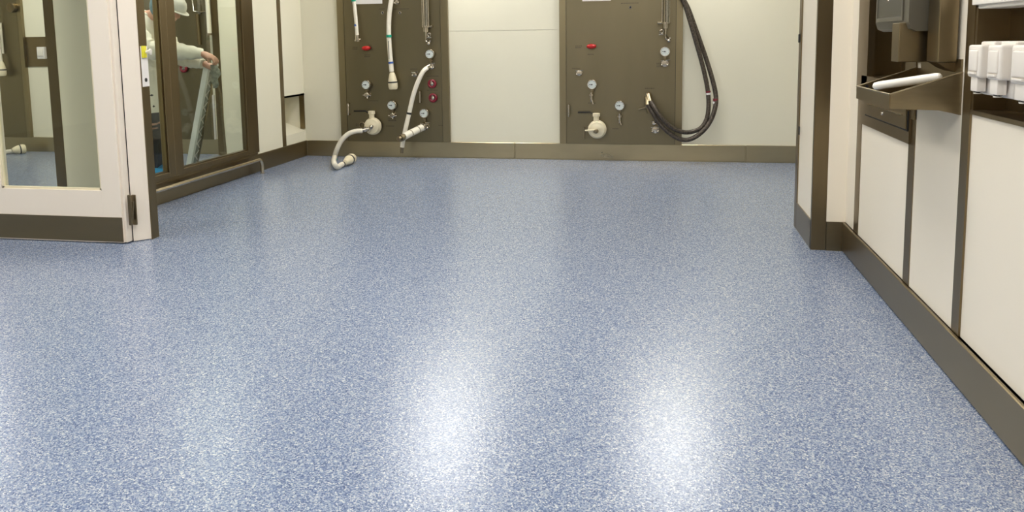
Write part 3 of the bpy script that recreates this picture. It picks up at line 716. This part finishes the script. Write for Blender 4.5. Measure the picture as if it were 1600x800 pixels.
# ladder / folded stand
LYD = 6.28
tp = P(324, 101, LYD); ft = on(296, 258, Y=LYD)
ft0 = tp+(ft-tp)*(tp.z/(tp.z-ft.z))
t = thing('folded_ladder', 'pale aluminium folded ladder with lattice brace held by the person', 'ladder', (ft0.x, LYD, 0))
dY = Vector((0, .115, 0)); wR = .019
def rail(a, c, wx, wy):
    b = NB(); rs = []
    for p in (a, c): rs.append([b.verts.new(Vector(p)+Vector((sx_*wx, sy_*wy, 0))) for sx_, sy_ in ((-1, -1), (1, -1), (1, 1), (-1, 1))])
    skin(b, rs); return b
obj('side_rail', rail(ft0, tp, .024, .016), M_alu, t); obj('side_rail', rail(ft0+dY, tp+dY, .010, .010), M_steell, t)
b = NB(); n = 9
for k in range(n):
    a = ft0.lerp(tp, (k+.05)/n); c = ft0.lerp(tp, (k+.95)/n)
    cyl(b, a, c+dY, .006, 8); cyl(b, a+dY, c, .006, 8)
obj('lattice_brace', b, M_white, t, True)
obj('back_plate', prism(NB(), [(ft0.x-.002, 0.0), (ft0.x+.002, 0.0), (tp.x+.002, tp.z), (tp.x-.002, tp.z)], LYD+.03, LYD+.12, 'Y'), M_alud, t)
b = NB(); box(b, tp.x-.022, tp.x+.03, LYD-.016, LYD+.13, tp.z-.02, tp.z+.006, bev=.004); obj('top_cap', b, M_alu, t)
rr = tp+Vector((.07, .06, -.25)); obj('rear_leg', rail((rr.x+.03, rr.y, 0), rr, .007, .007), M_steell, t); obj('rear_leg_link', rail(rr, tp+Vector((0, .06, 0)), .006, .006), M_steell, t)

# person
PB = on(241, 277, Z=0); bx0, by0 = PB.x, PB.y
sc_ = 1
def W(x, y, z): return Vector((bx0+x, by0+y, z))
t = thing('person', 'person in white lab coat, white cap and blue overshoes, arms reaching to the ladder', 'person', (bx0, by0, 0))
hx = lambda px, py, y: on(px, py, Y=y)-Vector((bx0, by0, 0))
shz = hx(233, 27, by0).z
handN = hx(331, 92, by0+.04); 
def body():
    me = bpy.data.meshes.new('body'); bm = NB(); lay = bm.verts.layers.skin.verify(); V = {}; R = {}
    def v(k, p, r): V[k] = bm.verts.new(p); R[k] = r
    def e(*ks):
        for a, c in zip(ks, ks[1:]): bm.edges.new((V[a], V[c]))
    nk = Vector((.02, 0, shz+.03))
    v('pel', (0, 0, .86), .13); v('waist', (0, 0, 1.02), .12); v('chest', (-.01, 0, shz-.13), .14); v('neckb', (.0, 0, shz+.0), .075); v('neck', (.11, 0, shz+.02), .055)
    v('head0', (.225, 0, shz+.01), .070); v('head1', (.25, 0, shz+.08), .090); v('head2', (.25, 0, shz+.14), .072); v('nose', (.335, 0, shz-.015), .013); v('chin', (.272, 0, shz-.045), .032)
    e('pel', 'waist', 'chest', 'neckb', 'neck', 'head0', 'head1', 'head2'); e('head1', 'nose'); e('head0', 'chin')
    for s, n in ((-1, 'R'), (1, 'L')):
        v('ear'+n, (.225, s*.09, shz+.045), .018); e('head1', 'ear'+n)
        v('hip'+n, (0, s*.09, .82), .085); v('kn'+n, (.04-.03*s, s*.09, .46), .06); v('an'+n, (-.02-.03*s, s*.09, .09), .042); v('heel'+n, (-.01-.03*s, s*.09, .05), .04); v('toe'+n, (.13-.03*s, s*.10, .04), .032)
        e('pel', 'hip'+n, 'kn'+n, 'an'+n, 'heel'+n, 'toe'+n)
        sh = Vector((0, s*.17, shz-.05)); hd = Vector((handN.x-(.0 if s < 0 else .06), handN.y+(.0 if s < 0 else .10), handN.z+(.012 if s < 0 else -.075)))
        wr = hd+Vector((-.085, -.01 if s < 0 else .01, .035)); el = Vector((.16, s*.17, shz-.26-(.05 if s > 0 else 0)))
        v('sh'+n, sh, .055); v('el'+n, el, .042); v('wr'+n, wr, .028); v('pm'+n, hd, .034)
        e('chest', 'sh'+n, 'el'+n, 'wr'+n, 'pm'+n)
        for k in range(4):
            yk = (k-1.5)*.021; L = (.040, .046, .043, .034)[k]
            v('f%s%da' % (n, k), hd+Vector((.028, yk, -.014)), .0095); v('f%s%db' % (n, k), hd+Vector((.038, yk*1.05, -.014-L*.6)), .0085); v('f%s%dc' % (n, k), hd+Vector((.026, yk*1.05, -.014-L*1.2)), .0075)
            e('pm'+n, 'f%s%da' % (n, k), 'f%s%db' % (n, k), 'f%s%dc' % (n, k))
        v('t%sa' % n, hd+Vector((-.014, -.035*(-s), -.015)), .011); v('t%sb' % n, hd+Vector((-.010, -.035*(-s), -.045)), .009)
        e('pm'+n, 't%sa' % n, 't%sb' % n)
    for k in V:
        V[k][lay].radius = (R[k], R[k]); V[k][lay].use_root = (k == 'pel')
    bm.to_mesh(me); bm.free(); me.materials.append(M_skin)
    o = bpy.data.objects.new('body', me); C.objects.link(o); o.parent = t
    mo = o.modifiers.new('skin', 'SKIN'); mo.use_smooth_shade = True
    o.modifiers.new('sub', 'SUBSURF').levels = 2; o.modifiers['sub'].render_levels = 2
    return o
body()
def loft(rings, n=28, wob=0.0, cap=True):
    b = NB(); rs = []
    for (cx, cy, z, rx, ry) in rings:
        rs.append([b.verts.new(W(cx+math.cos(2*PI*i/n)*rx*(1+wob*math.sin(5*2*PI*i/n+z*9)), cy+math.sin(2*PI*i/n)*ry*(1+wob*math.cos(4*2*PI*i/n+z*7)), z)) for i in range(n)])
    skin(b, rs, cap); return b
coat = obj('lab_coat', loft([(.0, 0, .575, .155, .235), (0, 0, .70, .150, .225), (0, 0, .86, .145, .21), (0, 0, 1.02, .135, .19), (-.005, 0, 1.16, .14, .20), (-.01, 0, shz-.12, .135, .205), (-.01, 0, shz-.05, .125, .20), (0, 0, shz-.01, .10, .15), (.01, 0, shz+.025, .075, .085)], wob=.02), M_coat, t, True)
b = NB(); torus(b, W(.022, 0, shz+.03), (.35, 0, 1), .066, .020, 26, 8); obj('collar', b, M_coat, coat, True)
def limb(P_, rr, n=16, wob=.08):
    P_ = smooth_path(P_, 6); b = NB(); rs = []; N_ = len(P_)
    for i, p in enumerate(P_):
        f = i/(N_-1)*(len(rr)-1); j = min(int(f), len(rr)-2); r = rr[j]+(rr[j+1]-rr[j])*(f-j); r *= 1+wob*math.sin(i*2.1)
        d, u, v = basis(P_[min(i+1, N_-1)]-P_[max(i-1, 0)]); rs.append(ring(b, p, u, v, r, n))
    skin(b, rs); return b
for s in (-1, 1):
    hd = handN+Vector((0 if s < 0 else -.06, 0 if s < 0 else .10, .012 if s < 0 else -.075))
    A_ = W(-.005, s*.155, shz-.06); E_ = W(.17, s*.18, shz-.27-(.05 if s > 0 else 0)); Wr = Vector((bx0, by0, 0))+hd+Vector((-.10, 0, .035))
    obj('sleeve', limb([A_, A_.lerp(E_, .5)+Vector((0, s*.01, .0)), E_, E_.lerp(Wr, .55), Wr], [.080, .078, .078, .078, .068, .046]), M_coat, coat, True)
    obj('cuff', lathe(NB(), Wr-(Wr-E_).normalized()*.02, Wr-E_, [(0, .042), (.01, .044), (.035, .042), (.04, .036)], 16), M_coat, coat, True)
for s in (-1, 1):
    hx_ = -.03*s
    obj('trouser_leg', limb([W(0, s*.09, .84), W(.02+hx_*.5, s*.09, .64), W(.035+hx_, s*.09, .46), W(.0+hx_, s*.09, .27), W(-.015+hx_, s*.09, .08)], [.11, .10, .082, .078, .074, .070]), M_trou, t, True)
    b = NB(); ball(b, W(.05+hx_, s*.095, .05), .085, (1.75, .72, .58)); ball(b, W(-.03+hx_, s*.092, .085), .07, (1.1, .85, 1))
    for v_ in b.verts: v_.co.z = max(v_.co.z, .002)
    obj('overshoe', b, M_shoe, t, True, label='blue plastic overshoe')
# hair net, cap, mask
b = NB(); ball(b, W(.185, 0, shz+.085), .112, (.95, .88, 1.05), 3); 
for v_ in b.verts:
    if v_.co.x > bx0+.25: v_.co.x = bx0+.25
obj('hair_net', b, M_net, t, True, label='blue hair net')
b = NB(); ball(b, W(.27, 0, shz+.10), .122, (1.05, .92, .86), 3)
hc = W(.27, 0, shz+.10)
R_ = Matrix.Rotation(math.radians(28), 3, 'Y')
for v_ in b.verts:
    q = v_.co-hc
    if q.z < -.015: q.z = -.015
    v_.co = hc+R_@q
obj('cap', b, M_white, t, True, label='white cap')
b = NB(); rs = []
n = 14
top_, bot_ = [], []
for k in range(n+1):
    a = -PI/2+PI*k/n
    for L_, z in ((top_, -.012), (bot_, -.018)):
        L_.append((b.verts.new(hc+R_@Vector((math.cos(a)*.118, math.sin(a)*.105, z))), b.verts.new(hc+R_@Vector((math.cos(a)*.168, math.sin(a)*.112, z-.004)))))
for k in range(n):
    b.faces.new((top_[k][0], top_[k+1][0], top_[k+1][1], top_[k][1])); b.faces.new((bot_[k][0], bot_[k][1], bot_[k+1][1], bot_[k+1][0]))
    b.faces.new((top_[k][1], top_[k+1][1], bot_[k+1][1], bot_[k][1])); b.faces.new((top_[k][0], bot_[k][0], bot_[k+1][0], top_[k+1][0]))
obj('cap_peak', b, M_white, t, True)
# cloth in the hand
b = NB(); g0 = Vector((bx0, by0, 0))+handN+Vector((.0, -.01, -.05)); rs = []
for k, (dz, r, dx_) in enumerate(((0, .03, 0), (-.04, .045, .01), (-.08, .05, .015), (-.12, .04, .0), (-.17, .03, .01), (-.20, .018, 0))):
    rs.append([b.verts.new(g0+Vector((dx_+math.cos(2*PI*i/14)*r*(.8+.25*math.sin(3*i+k)), .03+math.sin(2*PI*i/14)*r*.6, dz))) for i in range(14)])
skin(b, rs)
tag(obj('cleaning_cloth', b, M_cloth, None, True), 'crumpled grey cloth held in the hand of the person at the ladder', 'cloth')

# ------------------------------------------------------------------ ceiling lights (above the frame; far ones mirrored in the floor, near ones added for even light)
first = None
def light(x, y, label):
    global first
    if first is None:
        t = thing('ceiling_light', label, 'ceiling light', (x, y, ZC), 'flat ceiling lights'); first = t
        b = NB()
        for a in ((-.32, -.30, -.62, .62), (.30, .32, -.62, .62), (-.30, .30, -.62, -.60), (-.30, .30, .60, .62)): box(b, x+a[0], x+a[1], y+a[2], y+a[3], ZC-.025, ZC)
        obj('frame', b, M_white, t); obj('diffuser', bx(x-.30, x+.30, y-.60, y+.60, ZC-.018, ZC-.002), M_lamp, t)
        return
    t = first.copy(); C.objects.link(t); t.location = (x, y, ZC); t['label'] = label
    for ch in list(first.children):
        c = ch.copy(); C.objects.link(c); c.parent = t; c.location = ch.location
light(-2.0, 6.85, 'flat ceiling light mirrored at the centre of the floor')
light(.12, 7.0, 'flat ceiling light mirrored right of the floor centre')
light(-4.2, 6.2, 'flat ceiling light over the person')
light(-6.6, 6.2, 'flat ceiling light at the far left beyond the person')
light(-1.95, 3.2, 'added fill light panel over the middle of the opening, left'); light(.0, 3.2, 'added fill light panel over the middle of the opening, right')  # unseen panels added to light floor and walls evenly
light(-4.4, 2.6, 'added fill light panel in front of the door leaf'); 
light(-1.95, .3, 'added fill light panel over the near floor, left'); light(.0, .3, 'added fill light panel over the near floor, right'); light(-4.4, .0, 'added fill light panel at the near left')  # near row, also added as out-of-view fill
